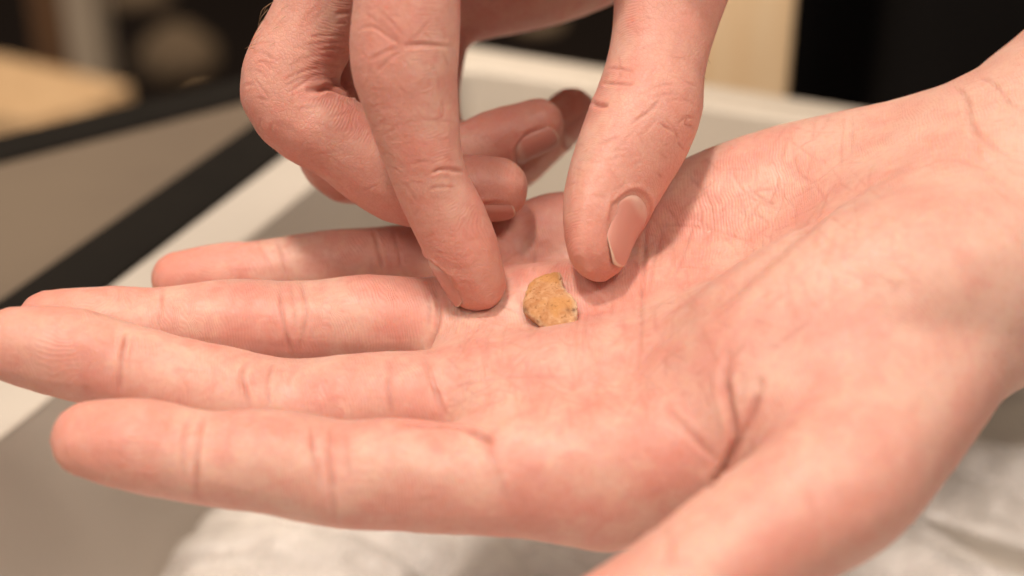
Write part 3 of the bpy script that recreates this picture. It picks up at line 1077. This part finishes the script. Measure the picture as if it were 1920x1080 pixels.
def mats_setting():
    k = NT('tray_white')
    co = k.coord('Object')
    col = k.mix(k.ramp(k.noise(co, 9, 3), .35, .7), (.49, .445, .39), (.45, .41, .36))
    speck = k.ramp(k.voronoi(co, 95), .0, .045, 1, 0)
    speck = k.math('MULTIPLY', speck, k.ramp(k.noise(co, 60, 1), .52, .62))
    col = k.mix(k.math('MULTIPLY', speck, .8), col, (.12, .09, .07))
    k.set(Base_Color=col, Roughness=k.ramp(k.noise(co, 30, 4), .3, .7, .38, .5), Normal=k.bump(k.noise(co, 700, 2), .08, .0002))
    k = NT('black_rubber')
    co = k.coord('Object')
    k.set(Base_Color=k.mix(k.noise(co, 60, 3), (.006, .005, .004), (.011, .009, .007)), Roughness=.7, Specular_IOR_Level=.12)
    k = NT('bench_laminate')
    co = k.coord('Object')
    k.set(Base_Color=k.mix(k.ramp(k.noise(co, 12, 3), .3, .7), (.125, .095, .070), (.15, .115, .082)), Roughness=.55, Specular_IOR_Level=.3,
          Normal=k.bump(k.noise(co, 500, 3), .15, .0003))
    for nm, a, b in (('light_wood', (.62, .42, .235), (.50, .31, .155)), ('post_wood', (.78, .60, .40), (.74, .52, .31))):
        k = NT(nm)
        co = k.coord('Object', (14, 14, 1.2))
        g = k.noise(co, 6, 4, .6, 1.2)
        k.set(Base_Color=k.mix(k.ramp(g, .35, .7), a, b), Roughness=.5, Normal=k.bump(g, .2, .0005))
    k = NT('dark_floor')
    co = k.coord('Object')
    k.set(Base_Color=k.mix(k.noise(co, 3, 4), (.012, .008, .006), (.022, .014, .010)), Roughness=.75, Specular_IOR_Level=.2)
    k = NT('black_cloth')
    co = k.coord('Object')
    w = k.noise(co, 900, 2)
    k.set(Base_Color=k.mix(k.noise(co, 20, 3), (.0035, .003, .003), (.006, .005, .005)), Roughness=.9, Specular_IOR_Level=.1, Normal=k.bump(w, .3, .0004))
    k = NT('paper')
    co = k.coord('Object')
    k.set(Base_Color=k.mix(k.noise(co, 30, 4), (.92, .87, .83), (.88, .83, .78)), Roughness=.6)
    k = NT('plastic_film')
    co = k.coord('Object')
    k.set(Base_Color=(.94, .90, .87), Roughness=.32, Alpha=k.ramp(k.noise(co, 60, 4), .3, .7, .15, .42), IOR=1.45, Specular_IOR_Level=.6)
    k = NT('dull_metal')
    k.set(Base_Color=(.30, .27, .24), Roughness=.5, Metallic=.2)
    k = NT('tan_card')
    k.set(Base_Color=k.mix(k.noise(k.coord('Object'), 12, 3), (.20, .14, .08), (.15, .10, .06)), Roughness=.8)
    k = NT('white_paint')
    k.set(Base_Color=k.mix(k.noise(k.coord('Object'), 15, 3), (.42, .34, .25), (.37, .29, .21)), Roughness=.6)
    k = NT('brown_wood')
    k.set(Base_Color=k.mix(k.noise(k.coord('Object'), 25, 3), (.16, .075, .03), (.10, .05, .022)), Roughness=.6)


mats_setting()

# --- the deep white tray under the hands
TR_A = math.radians(66.5)                       # its left side runs this way
TR_C = at(800, 72, 0)                           # its far left corner
EV = np.array([math.cos(TR_A), math.sin(TR_A), 0])
NV = np.array([math.sin(TR_A), -math.cos(TR_A), 0])
DEPTH = 0.074
TR_W, TR_L = 0.335, 0.50


def tray_point(n, e, z):
    return TR_C + NV * n + EV * e + np.array([0, 0, z])


def ring(n0, n1, e0, e1, r, z, seg=8):
    """rounded rectangle in tray coordinates, as world points relative to the corner"""
    out = []
    for cn, ce, a0 in ((n1 - r, e1 - r, 0), (n0 + r, e1 - r, 90), (n0 + r, e0 + r, 180), (n1 - r, e0 + r, 270)):
        for i in range(seg + 1):
            a = math.radians(a0 + 90 * i / seg)
            out.append(tray_point(cn + r * math.cos(a), ce + r * math.sin(a), z) - TR_C)
    return out


def loft(name, rings, close_last=True, close_first=False):
    bm = bmesh.new()
    rows = [[bm.verts.new(p) for p in r] for r in rings]
    m = len(rows[0])
    for a, b in zip(rows[:-1], rows[1:]):
        for i in range(m):
            bm.faces.new((a[i], a[(i + 1) % m], b[(i + 1) % m], b[i]))
    if close_last:
        bm.faces.new(rows[-1])
    if close_first:
        bm.faces.new(rows[0][::-1])
    return bm_mesh(name, bm, True)


tray = tag(empty("tray", TR_C), "deep white tray with flat rim under the open hand", "tray")
RIM, W0 = 0.0185, 0.003
n0, n1, e1, e0 = W0, TR_W, 0.0, -TR_L
# rim with rolled outer and inner edges, then the walls running down to a coved floor
rim = [ring(n0, n1, e0, e1, .012, -.030)]
for a in (0, 30, 60, 90):
    q = .002 * (1 - math.sin(math.radians(a)))
    c = .002 * (1 - math.cos(math.radians(a)))
    rim.append(ring(n0 + c, n1 - c, e0 + c, e1 - c, .012, -.002 + .002 * math.sin(math.radians(a))))
ob = n0 + .002
RI = .009
for a in (90, 60, 30, 0):
    c = .0015 * math.cos(math.radians(a))
    rim.append(ring(n0 + RIM - .0015 + c, n1 - RIM + .0015 - c, e0 + RIM - .0015 + c, e1 - RIM + .0015 - c, RI, -.0015 + .0015 * math.sin(math.radians(a))))
obj("rim", loft("rim", rim, False), 'tray_white', tray)
wl = []
b = n0 + RIM + .0001
for z, off in ((-.0016, 0), (-.02, .0012), (-.04, .0024), (-DEPTH + .006, .0042)):
    wl.append(ring(b + off, n1 - RIM - off, e0 + RIM + off, e1 - RIM - off, RI, z))
for a in (30, 60, 90):
    t = math.radians(a)
    off = .0042 + .006 * (1 - math.cos(t))
    wl.append(ring(b + off, n1 - RIM - off, e0 + RIM + off, e1 - RIM - off, RI, -DEPTH + .006 * (1 - math.sin(t))))
obj("inner_wall", loft("inner_wall", wl, True), 'tray_white', tray)

# --- the bench beside the tray: laminate top edged with black trim
bench = tag(empty("bench", tray_point(-.05, -.25, -.03)), "brown laminate bench top edged in black beside the white tray", "bench")
bl = np.array(bench.location)


def slab(name, pts, z0, z1, mat, parent, origin, bevel=.0008):
    bm = bmesh.new()
    lo = [bm.verts.new((p[0] - origin[0], p[1] - origin[1], z0 - origin[2])) for p in pts]
    hi = [bm.verts.new((p[0] - origin[0], p[1] - origin[1], z1 - origin[2])) for p in pts]
    m = len(pts)
    bm.faces.new(lo[::-1]); bm.faces.new(hi)
    for i in range(m):
        bm.faces.new((lo[i], lo[(i + 1) % m], hi[(i + 1) % m], hi[i]))
    if bevel:
        bmesh.ops.bevel(bm, geom=list(bm.edges), offset=bevel, segments=2, profile=.5, affect='EDGES')
    return obj(name, bm_mesh(name, bm), mat, parent)


F0, F1 = at(0, 292, 0), at(450, 180, 0)                # far edge of the bench
fd = (F1 - F0) / np.linalg.norm(F1 - F0)
fn = np.array([-fd[1], fd[0], 0])                       # away from the camera


def line_x(p, d, n):
    """where the bench's far line through p (direction d) meets the tray line n = const"""
    q = TR_C + NV * n
    t = ((p - q) @ NV) / (d @ NV)
    return p - d * t


TI, TO = -.0175, .0020
pA = line_x(F0, fd, TI); pB = line_x(F0 + fn * .017, fd, TO)
slab("top", [tray_point(TI - .0004, -.50, 0), tray_point(TI - .0004, 0, 0) * 0 + line_x(F0, fd, TI - .0004), F0 - fd * .35, tray_point(-.40, -.50, 0)], -.03, -.0025, 'bench_laminate', bench, bl)
slab("edge_trim", [tray_point(TI, -.50, 0), tray_point(TO, -.50, 0), pB, line_x(F0 + fn * .017, fd, TI)], -.03, -.0005, 'black_rubber', bench, bl)
slab("edge_trim", [F0 - fd * .35 + fn * .0004, line_x(F0 + fn * .0004, fd, TI - .0004), line_x(F0 + fn * .017, fd, TI - .0004), F0 - fd * .35 + fn * .017], -.03, -.0012, 'black_rubber', bench, bl)

# --- room behind: dark floor and wall, both lost in blur
tag(slab("floor", [(-4, -1.5), (4, -1.5), (4, 4.2), (-4, 4.2)], -.90, -.85, 'dark_floor', None, (0, 0, 0), 0), kind='structure')
tag(slab("wall", [(-4, 4.0), (4, 4.0), (4, 4.2), (-4, 4.2)], -.84, 2.4, 'dark_floor', None, (0, 0, 0), 0), kind='structure')

# light wooden table, lower and further off, on the left
ZT = -.22
tp = [at(-260, 60, ZT), at(20, 108, ZT), at(247, 158, ZT), at(175, 196, ZT), at(60, 226, ZT), at(-260, 170, ZT)]
tb = tag(empty("wooden_table", (*np.mean(tp, 0)[:2], -.85)), "pale wooden table top lit in the blurred background, upper left", "table")
slab("table_top", tp, ZT - .03, ZT, 'light_wood', tb, np.array(tb.location), .002)
c = np.mean(tp, 0)
for du, dv in ((-.25, -.02), (.12, .02)):
    slab("leg", [(c[0] + du + a, c[1] + dv + b2) for a, b2 in ((0, 0), (.04, 0), (.04, .04), (0, .04))], -.849, ZT - .031, 'light_wood', tb, np.array(tb.location), .002)


def upright(name, u0, u1, y, z0, z1, thick, mat, label, cat):
    """board standing at distance y whose face spans u0..u1 at mid height"""
    def X(u, z):
        d = np.array([(u - 960) / FPX, 0, 0]); depth = y * _c + (CAM_H - z) * _s
        return d[0] * depth
    z = 0.03
    x0, x1 = X(u0, z), X(u1, z)
    me = box(name, (0, 0, 0), (x1 - x0, thick, z1 - z0), .0015)
    o = obj(name, me, mat, None, (x0, y, z0))
    return tag(o, label, cat)


upright("wooden_post", 1318, 1506, .545, -.84, .60, .03, 'post_wood', "pale wooden post behind the tray, right of the pinching thumb", "post")
upright("painted_post", 12, 80, 1.35, -.84, .60, .05, 'white_paint', "blurred whitish post at the far upper left", "post")
upright("brown_board", -60, 12, 1.40, -.84, .60, .03, 'brown_wood', "blurred orange brown board at the left edge of the picture", "board")


def blob_thing(name, u, v, z, r, mat, label, cat):
    """rounded bundle: squashed, uneven dome"""
    p = at(u, v, z)
    bm = bmesh.new()
    bmesh.ops.create_icosphere(bm, subdivisions=4, radius=1)
    V = np.array([v_.co[:] for v_ in bm.verts])
    n = noise3(V, .7, 31) * .10 + noise3(V, .3, 32) * .03
    for v_, k in zip(bm.verts, n):
        c_ = np.array(v_.co) * (1 + k) * np.array(r)
        c_[2] = max(c_[2], -r[2] * .8)
        v_.co = Vector(c_)
    o = obj(name, bm_mesh(name, bm, True), mat, None, tuple(p + np.array([0, 0, r[2] * .8])))
    return tag(o, label, cat)


# person in black behind the tray: only the front of the clothing shows
def garment():
    P0 = np.array([.098, .560])
    rows = []
    m = 60
    for j in range(46):
        z = -.84 + j * .042
        row = []
        for i in range(m):
            a = 2 * math.pi * i / m
            w, d = .20, .125
            x = math.copysign(abs(math.cos(a)) ** .62, math.cos(a)) * w
            y = math.copysign(abs(math.sin(a)) ** .8, math.sin(a)) * d
            f = 1 + .012 * math.sin(5 * a + z * 9) + .010 * math.sin(11 * a - z * 17) + .008 * math.sin(z * 31 + 3 * a)
            lean = .012 * z
            row.append((P0[0] + .21 + x * f + lean, P0[1] + .14 + y * f, z))
        rows.append([np.array(p) - np.array([.31, .70, -.84]) for p in row])
    o = obj("person", loft("person", rows, True, True), 'black_cloth', None, (.31, .70, -.84))
    tag(o, "person in black clothing standing behind the tray, upper right", "person")


garment()

# --- things lying on the tray's floor: crumpled film bags and paper, out of focus
def crumple(name, n, e, w, l, rot, amp, seed, mat, label, cat, group=None, lift=.0, fold=0.0):
    nx, ny = 46, 46
    X, Y = np.meshgrid(np.linspace(-w / 2, w / 2, nx), np.linspace(-l / 2, l / 2, ny), indexing='ij')
    P = np.stack([X.ravel(), Y.ravel(), np.zeros(X.size)], 1) * 1000
    h = np.abs(noise3(P, 22, seed)) * 1.0 + np.abs(noise3(P, 9, seed + 1)) * .22 + np.abs(noise3(P, 4, seed + 2)) * .03
    h += fold * np.abs(np.sin(P[:, 0] * .12 + noise3(P, 24, seed + 5) * 1.6))
    edge = np.minimum(1, 4 * np.minimum(.5 - np.abs(P[:, 0]) / w / 1000, .5 - np.abs(P[:, 1]) / l / 1000) + .25)
    z = .6 * amp * (h * edge)
    z = z - z.min() + lift
    P[:, 0] += noise3(P, 25, seed + 3) * 5 * 1.0
    P[:, 1] += noise3(P, 25, seed + 4) * 5
    V = np.stack([P[:, 0] / 1000, P[:, 1] / 1000, z], 1)
    N = len(V)
    V2 = np.vstack([V, V - np.array([0, 0, .0003])])
    Q = []
    for i in range(nx - 1):
        for j in range(ny - 1):
            a = i * ny + j
            Q.append((a, a + ny, a + ny + 1, a + 1))
            Q.append((N + a, N + a + 1, N + a + ny + 1, N + a + ny))
    for i in range(nx - 1):
        for j, s in ((0, 1), (ny - 1, -1)):
            a, b = i * ny + j, (i + 1) * ny + j
            Q.append((a, N + a, N + b, b)[::s])
    for j in range(ny - 1):
        for i, s in ((0, -1), (nx - 1, 1)):
            a, b = i * ny + j, i * ny + j + 1
            Q.append((a, N + a, N + b, b)[::s])
    me = mesh_from_arrays(name, V2, np.array(Q))
    o = obj(name, me, mat, None, tuple(tray_point(n, e, -DEPTH + .0012)))
    o.rotation_euler = (0, 0, TR_A + rot)
    return tag(o, label, cat, group)


crumple("paper_sheet", .165, -.25, .27, .34, 0.0, .0022, 41, 'paper', "creased white paper lining the floor of the tray", "paper")
def tray_under(u, v, z=-DEPTH + .006):
    p = at(u, v, z) - TR_C
    return p @ NV, p @ EV
for i, (u, v, w, l, rot, amp, lab) in enumerate((
        (560, 1030, .050, .070, .25, .009, "crumpled clear plastic bag in the tray under the index finger, left one"),
        (800, 1060, .060, .075, -.35, .011, "crumpled clear plastic bag in the tray below the middle of the open hand"),
        (1060, 1075, .055, .080, .6, .010, "crumpled clear plastic bag in the tray beside the thumb tip"),
        (1880, 930, .050, .110, -.15, .013, "tall crumpled clear plastic bag in the tray at the right edge"),
        (1640, 1130, .060, .070, 1.0, .008, "flat clear plastic bag in the tray below the thumb's base"))):
    n, e = tray_under(u, v)
    crumple("plastic_bag", n, e, w, l, rot, amp, 50 + 7 * i, 'plastic_film', lab, "plastic bag", "plastic bags in the tray", .004, .7)

blob_thing("round_bundle", 340, 150, -.6, (.052, .05, .042), 'tan_card', "dim round tan bundle in the dark background left of the knuckle", "bundle")
blob_thing("round_bundle", 262, 16, -.6, (.05, .03, .022), 'tan_card', "dim tan bundle at the top edge above the wooden table", "bundle")
blob_thing("round_bundle", 1010, 62, -.3, (.022, .02, .012), 'tan_card', "dim grey brown bundle seen between index finger and thumb", "bundle")


# --- the small orange fragment in the palm
def fragment():
    k = NT('fragment')
    co = k.coord('Object')
    n1, n2, n3 = k.noise(co, 420, 5, .65, .8), k.noise(co, 1300, 4, .6), k.noise(co, 190, 2)
    col = k.mix(k.ramp(n1, .32, .68), (.43, .195, .08), (.58, .335, .18))
    col = k.mix(k.math('MULTIPLY', k.ramp(n3, .48, .62), .75), col, (.50, .235, .075))
    col = k.mix(k.math('MULTIPLY', k.ramp(n2, .60, .76), .6), col, (.68, .47, .26))
    col = k.mix(k.math('MULTIPLY', k.ramp(n2, .32, .42, 1, 0), .75), col, (.26, .11, .035))
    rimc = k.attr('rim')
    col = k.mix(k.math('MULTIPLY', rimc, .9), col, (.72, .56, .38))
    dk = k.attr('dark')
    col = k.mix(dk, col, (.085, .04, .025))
    k.set(Base_Color=col, Roughness=.72, Specular_IOR_Level=.3, Normal=k.bump(k.math('ADD', n2, k.noise(co, 2600, 3)), .7, .00018))
    outline = [(1051, 508), (1040, 508), (1030, 511), (1016, 515), (1004, 520), (994, 531), (987, 545), (984, 555), (982, 563), (981, 572), (986, 583),
               (997, 592), (1010, 601), (1018, 608), (1026, 613), (1038, 616), (1051, 617), (1061, 615), (1070, 611), (1080, 602), (1083, 586), (1084, 570),
               (1078, 560), (1069, 550), (1063, 543), (1059, 536), (1055, 522)]
    P, ok = gL.trace(FL, np.array(outline, float))
    c = P.mean(0)
    # local plane of the palm under it
    u_, s_, vt = np.linalg.svd(P - c)
    nrm = vt[2] * (1 if vt[2] @ np.array([0, .7, .7]) > 0 else -1)
    nrm = unit(0.65 * nrm + 0.35 * unit(np.array([0, .5, .85])))
    ax = unit(np.cross(nrm, np.array([0, 0, 1.0]))); ay = np.cross(nrm, ax)
    # stand the outline on a plane facing half-way to the viewer
    t = ((c - P) @ nrm)
    rays = P / np.linalg.norm(P, axis=1)[:, None]
    Q = rays * ((c @ nrm) / (rays @ nrm))[:, None]
    q2 = np.stack([(Q - c) @ ax, (Q - c) @ ay], 1)
    # densify outline
    q2 = catmull(np.vstack([q2, q2[:1]]), 4)[:-1]
    r2 = np.random.default_rng(5)
    m = len(q2)
    q2 = q2 + r2.normal(0, .05, q2.shape)
    ctr = q2.mean(0)
    V, R, D = [], [], []
    prof = [(.78, -2.2), (.93, -1.1), (1.0, -.1), (1.0, .55), (.965, .95), (.90, 1.25), (.80, 1.5), (.66, 1.75), (.50, 2.0), (.33, 2.15), (.16, 2.2)]
    for sc, z in prof:
        for i in range(m):
            p = ctr + (q2[i] - ctr) * sc
            V.append((p[0], p[1], z))
    V.append((ctr[0], ctr[1], 2.2)); V.append((ctr[0], ctr[1], -2.3))
    V = np.array(V)
    Q4 = []
    bm = bmesh.new()
    vs = [bm.verts.new(v) for v in V]
    for a in range(len(prof) - 1):
        for i in range(m):
            j = (i + 1) % m
            bm.faces.new((vs[a * m + i], vs[a * m + j], vs[(a + 1) * m + j], vs[(a + 1) * m + i]))
    for i in range(m):
        j = (i + 1) % m
        bm.faces.new((vs[(len(prof) - 1) * m + i], vs[(len(prof) - 1) * m + j], vs[-2]))
        bm.faces.new((vs[j], vs[i], vs[-1]))
    bmesh.ops.recalc_face_normals(bm, faces=bm.faces)
    bmesh.ops.subdivide_edges(bm, edges=[e for e in bm.edges if e.calc_length() > .35], cuts=1, use_grid_fill=True)
    W = np.array([v.co[:] for v in bm.verts])
    bm.normal_update()
    Nn = np.array([v.normal[:] for v in bm.verts])
    d = .15 * noise3(W, 2.6, 61) + .10 * noise3(W, .9, 62) + .05 * noise3(W, .4, 63)
    # a stepped, flaking ledge along the lower edge and a chip on the right
    side = np.clip((-(W[:, 1] - ctr[1]) - .6) / 2.5, 0, 1) if (q2[:, 1].max() > 0) else 0
    d = d - .18 * np.exp(-(noise3(W * np.array([1, 1, 2.5]), 1.9, 64) / .10) ** 2)
    W2 = W + Nn * d[:, None]
    rad = np.hypot(*(W[:, :2] - ctr).T)
    for v, p in zip(bm.verts, W2):
        v.co = Vector(p)
    me = bm_mesh("fragment", bm, True)
    # rim and dark spot attributes
    rr = np.array([np.min(np.hypot(q2[:, 0] - p[0], q2[:, 1] - p[1])) for p in W])
    Wc = c + W2[:, :1] * ax + W2[:, 1:2] * ay + W2[:, 2:] * nrm
    uvp = np.stack([960 - FPX * Wc[:, 0] / Wc[:, 2], 540 + FPX * Wc[:, 1] / Wc[:, 2]], 1)
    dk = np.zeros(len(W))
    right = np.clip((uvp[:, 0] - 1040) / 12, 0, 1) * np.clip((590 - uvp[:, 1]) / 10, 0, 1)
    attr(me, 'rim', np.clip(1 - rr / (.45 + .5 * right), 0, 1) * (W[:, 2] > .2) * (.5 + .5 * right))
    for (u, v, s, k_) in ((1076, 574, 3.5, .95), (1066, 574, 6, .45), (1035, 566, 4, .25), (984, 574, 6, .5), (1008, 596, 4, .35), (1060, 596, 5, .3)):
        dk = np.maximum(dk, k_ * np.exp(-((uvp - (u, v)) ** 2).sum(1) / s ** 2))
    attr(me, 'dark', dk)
    # rest it on the skin
    Wc = Wc + nrm * .1 + np.array([0, -.75, 0])
    W3 = to_world(Wc)
    o0 = to_world(c)
    me.vertices.foreach_set("co", (W3 - o0).astype(np.float32).ravel())
    me.update()
    o = obj("stone_fragment", me, 'fragment', None, tuple(o0))
    tag(o, "small rough orange brown fragment lying in the open palm", "fragment")
    return o


fragment()


# --- a few fine hairs on the bent finger of the pinching hand
def hairs():
    cu = bmesh.new()
    rr = random.Random(4)
    spec = [((505, 8), (492, 18), (486, 36)), ((502, 18), (490, 32), (484, 46)), ((498, 34), (486, 46), (482, 60)), ((490, 52), (478, 64), (472, 78)),
            ((484, 66), (474, 78), (470, 90)), ((479, 82), (468, 87), (459, 91)), ((476, 90), (470, 91), (466, 96)), ((512, 4), (500, 12), (494, 24)),
            ((540, 12), (530, 16), (527, 22)), ((522, 50), (514, 54), (509, 62)), ((536, 30), (528, 36), (525, 44)), ((515, 80), (508, 84), (503, 92)),
            ((1326, 108), (1330, 116), (1333, 120)), ((1316, 140), (1322, 146), (1324, 152))]
    MATh = NT('hair')
    MATh.set(Base_Color=(.30, .17, .085), Roughness=.4)
    V, Q = [], []
    for a, b, c_ in spec:
        P, ok = gR.trace(FR, np.array([(a[0] + 4, a[1])], float))
        if not ok[0]:
            continue
        d = -P[0][2]
        pts = catmull(np.array([P[0] if False else J(a[0], a[1], d), J(b[0], b[1], d - .6), J(c_[0], c_[1], d - .9)]), 5)
        for k, p in enumerate(pts):
            r = .055 * (1 - .8 * k / (len(pts) - 1))
            t = unit(pts[min(k + 1, len(pts) - 1)] - pts[max(k - 1, 0)])
            x = unit(np.cross(t, (0, 0, 1.0))); y = np.cross(t, x)
            for q in range(4):
                V.append(p + r * (math.cos(q * math.pi / 2) * x + math.sin(q * math.pi / 2) * y))
            if k:
                base = len(V) - 8
                for q in range(4):
                    Q.append((base + q, base + (q + 1) % 4, base + 4 + (q + 1) % 4, base + 4 + q))
    W = to_world(np.array(V)) - np.array(oR.location)
    me = mesh_from_arrays("hair", W, np.array(Q))
    o = obj("hair", me, 'hair', oR)
    o['kind'] = 'stuff'


hairs()


# --- black sleeves where the forearms leave the picture
def sleeve(tube_pts, parent):
    pts = catmull(np.array([to_world(p) for p, r in tube_pts]), 6)
    rad = catmull(np.array([[r, 0, 0] for p, r in tube_pts]), 6)[:, 0] / 1000
    rows = []
    for k, p in enumerate(pts):
        t = unit(pts[min(k + 1, len(pts) - 1)] - pts[max(k - 1, 0)])
        x = unit(np.cross(t, (0, 0, 1.0))); y = np.cross(t, x)
        rows.append([p + rad[k] * (1 + .03 * math.sin(5 * a + k) + .02 * math.sin(k * 1.7)) * (math.cos(a) * x + math.sin(a) * y) - np.array(parent.location)
                     for a in np.linspace(0, 2 * math.pi, 40, endpoint=False)])
    me = loft("sleeve", rows, True, True)
    return obj("sleeve", me, 'black_cloth', parent)


sleeve([(J(2280, 95, 309), 33), (J(2500, -60, 322), 37), (J(2800, -260, 345), 42), (J(3300, -560, 400), 48)], oL)
sleeve([(J(1800, -650, 348), 33), (J(2000, -730, 362), 37), (J(2400, -880, 395), 42), (J(3000, -1060, 440), 48)], oR)
tag(oL, "open hand held palm up with the orange fragment in it, fingers pointing left", "hand", "hands")
tag(oR, "hand reaching down from above, index finger and thumb beside the orange fragment", "hand", "hands")
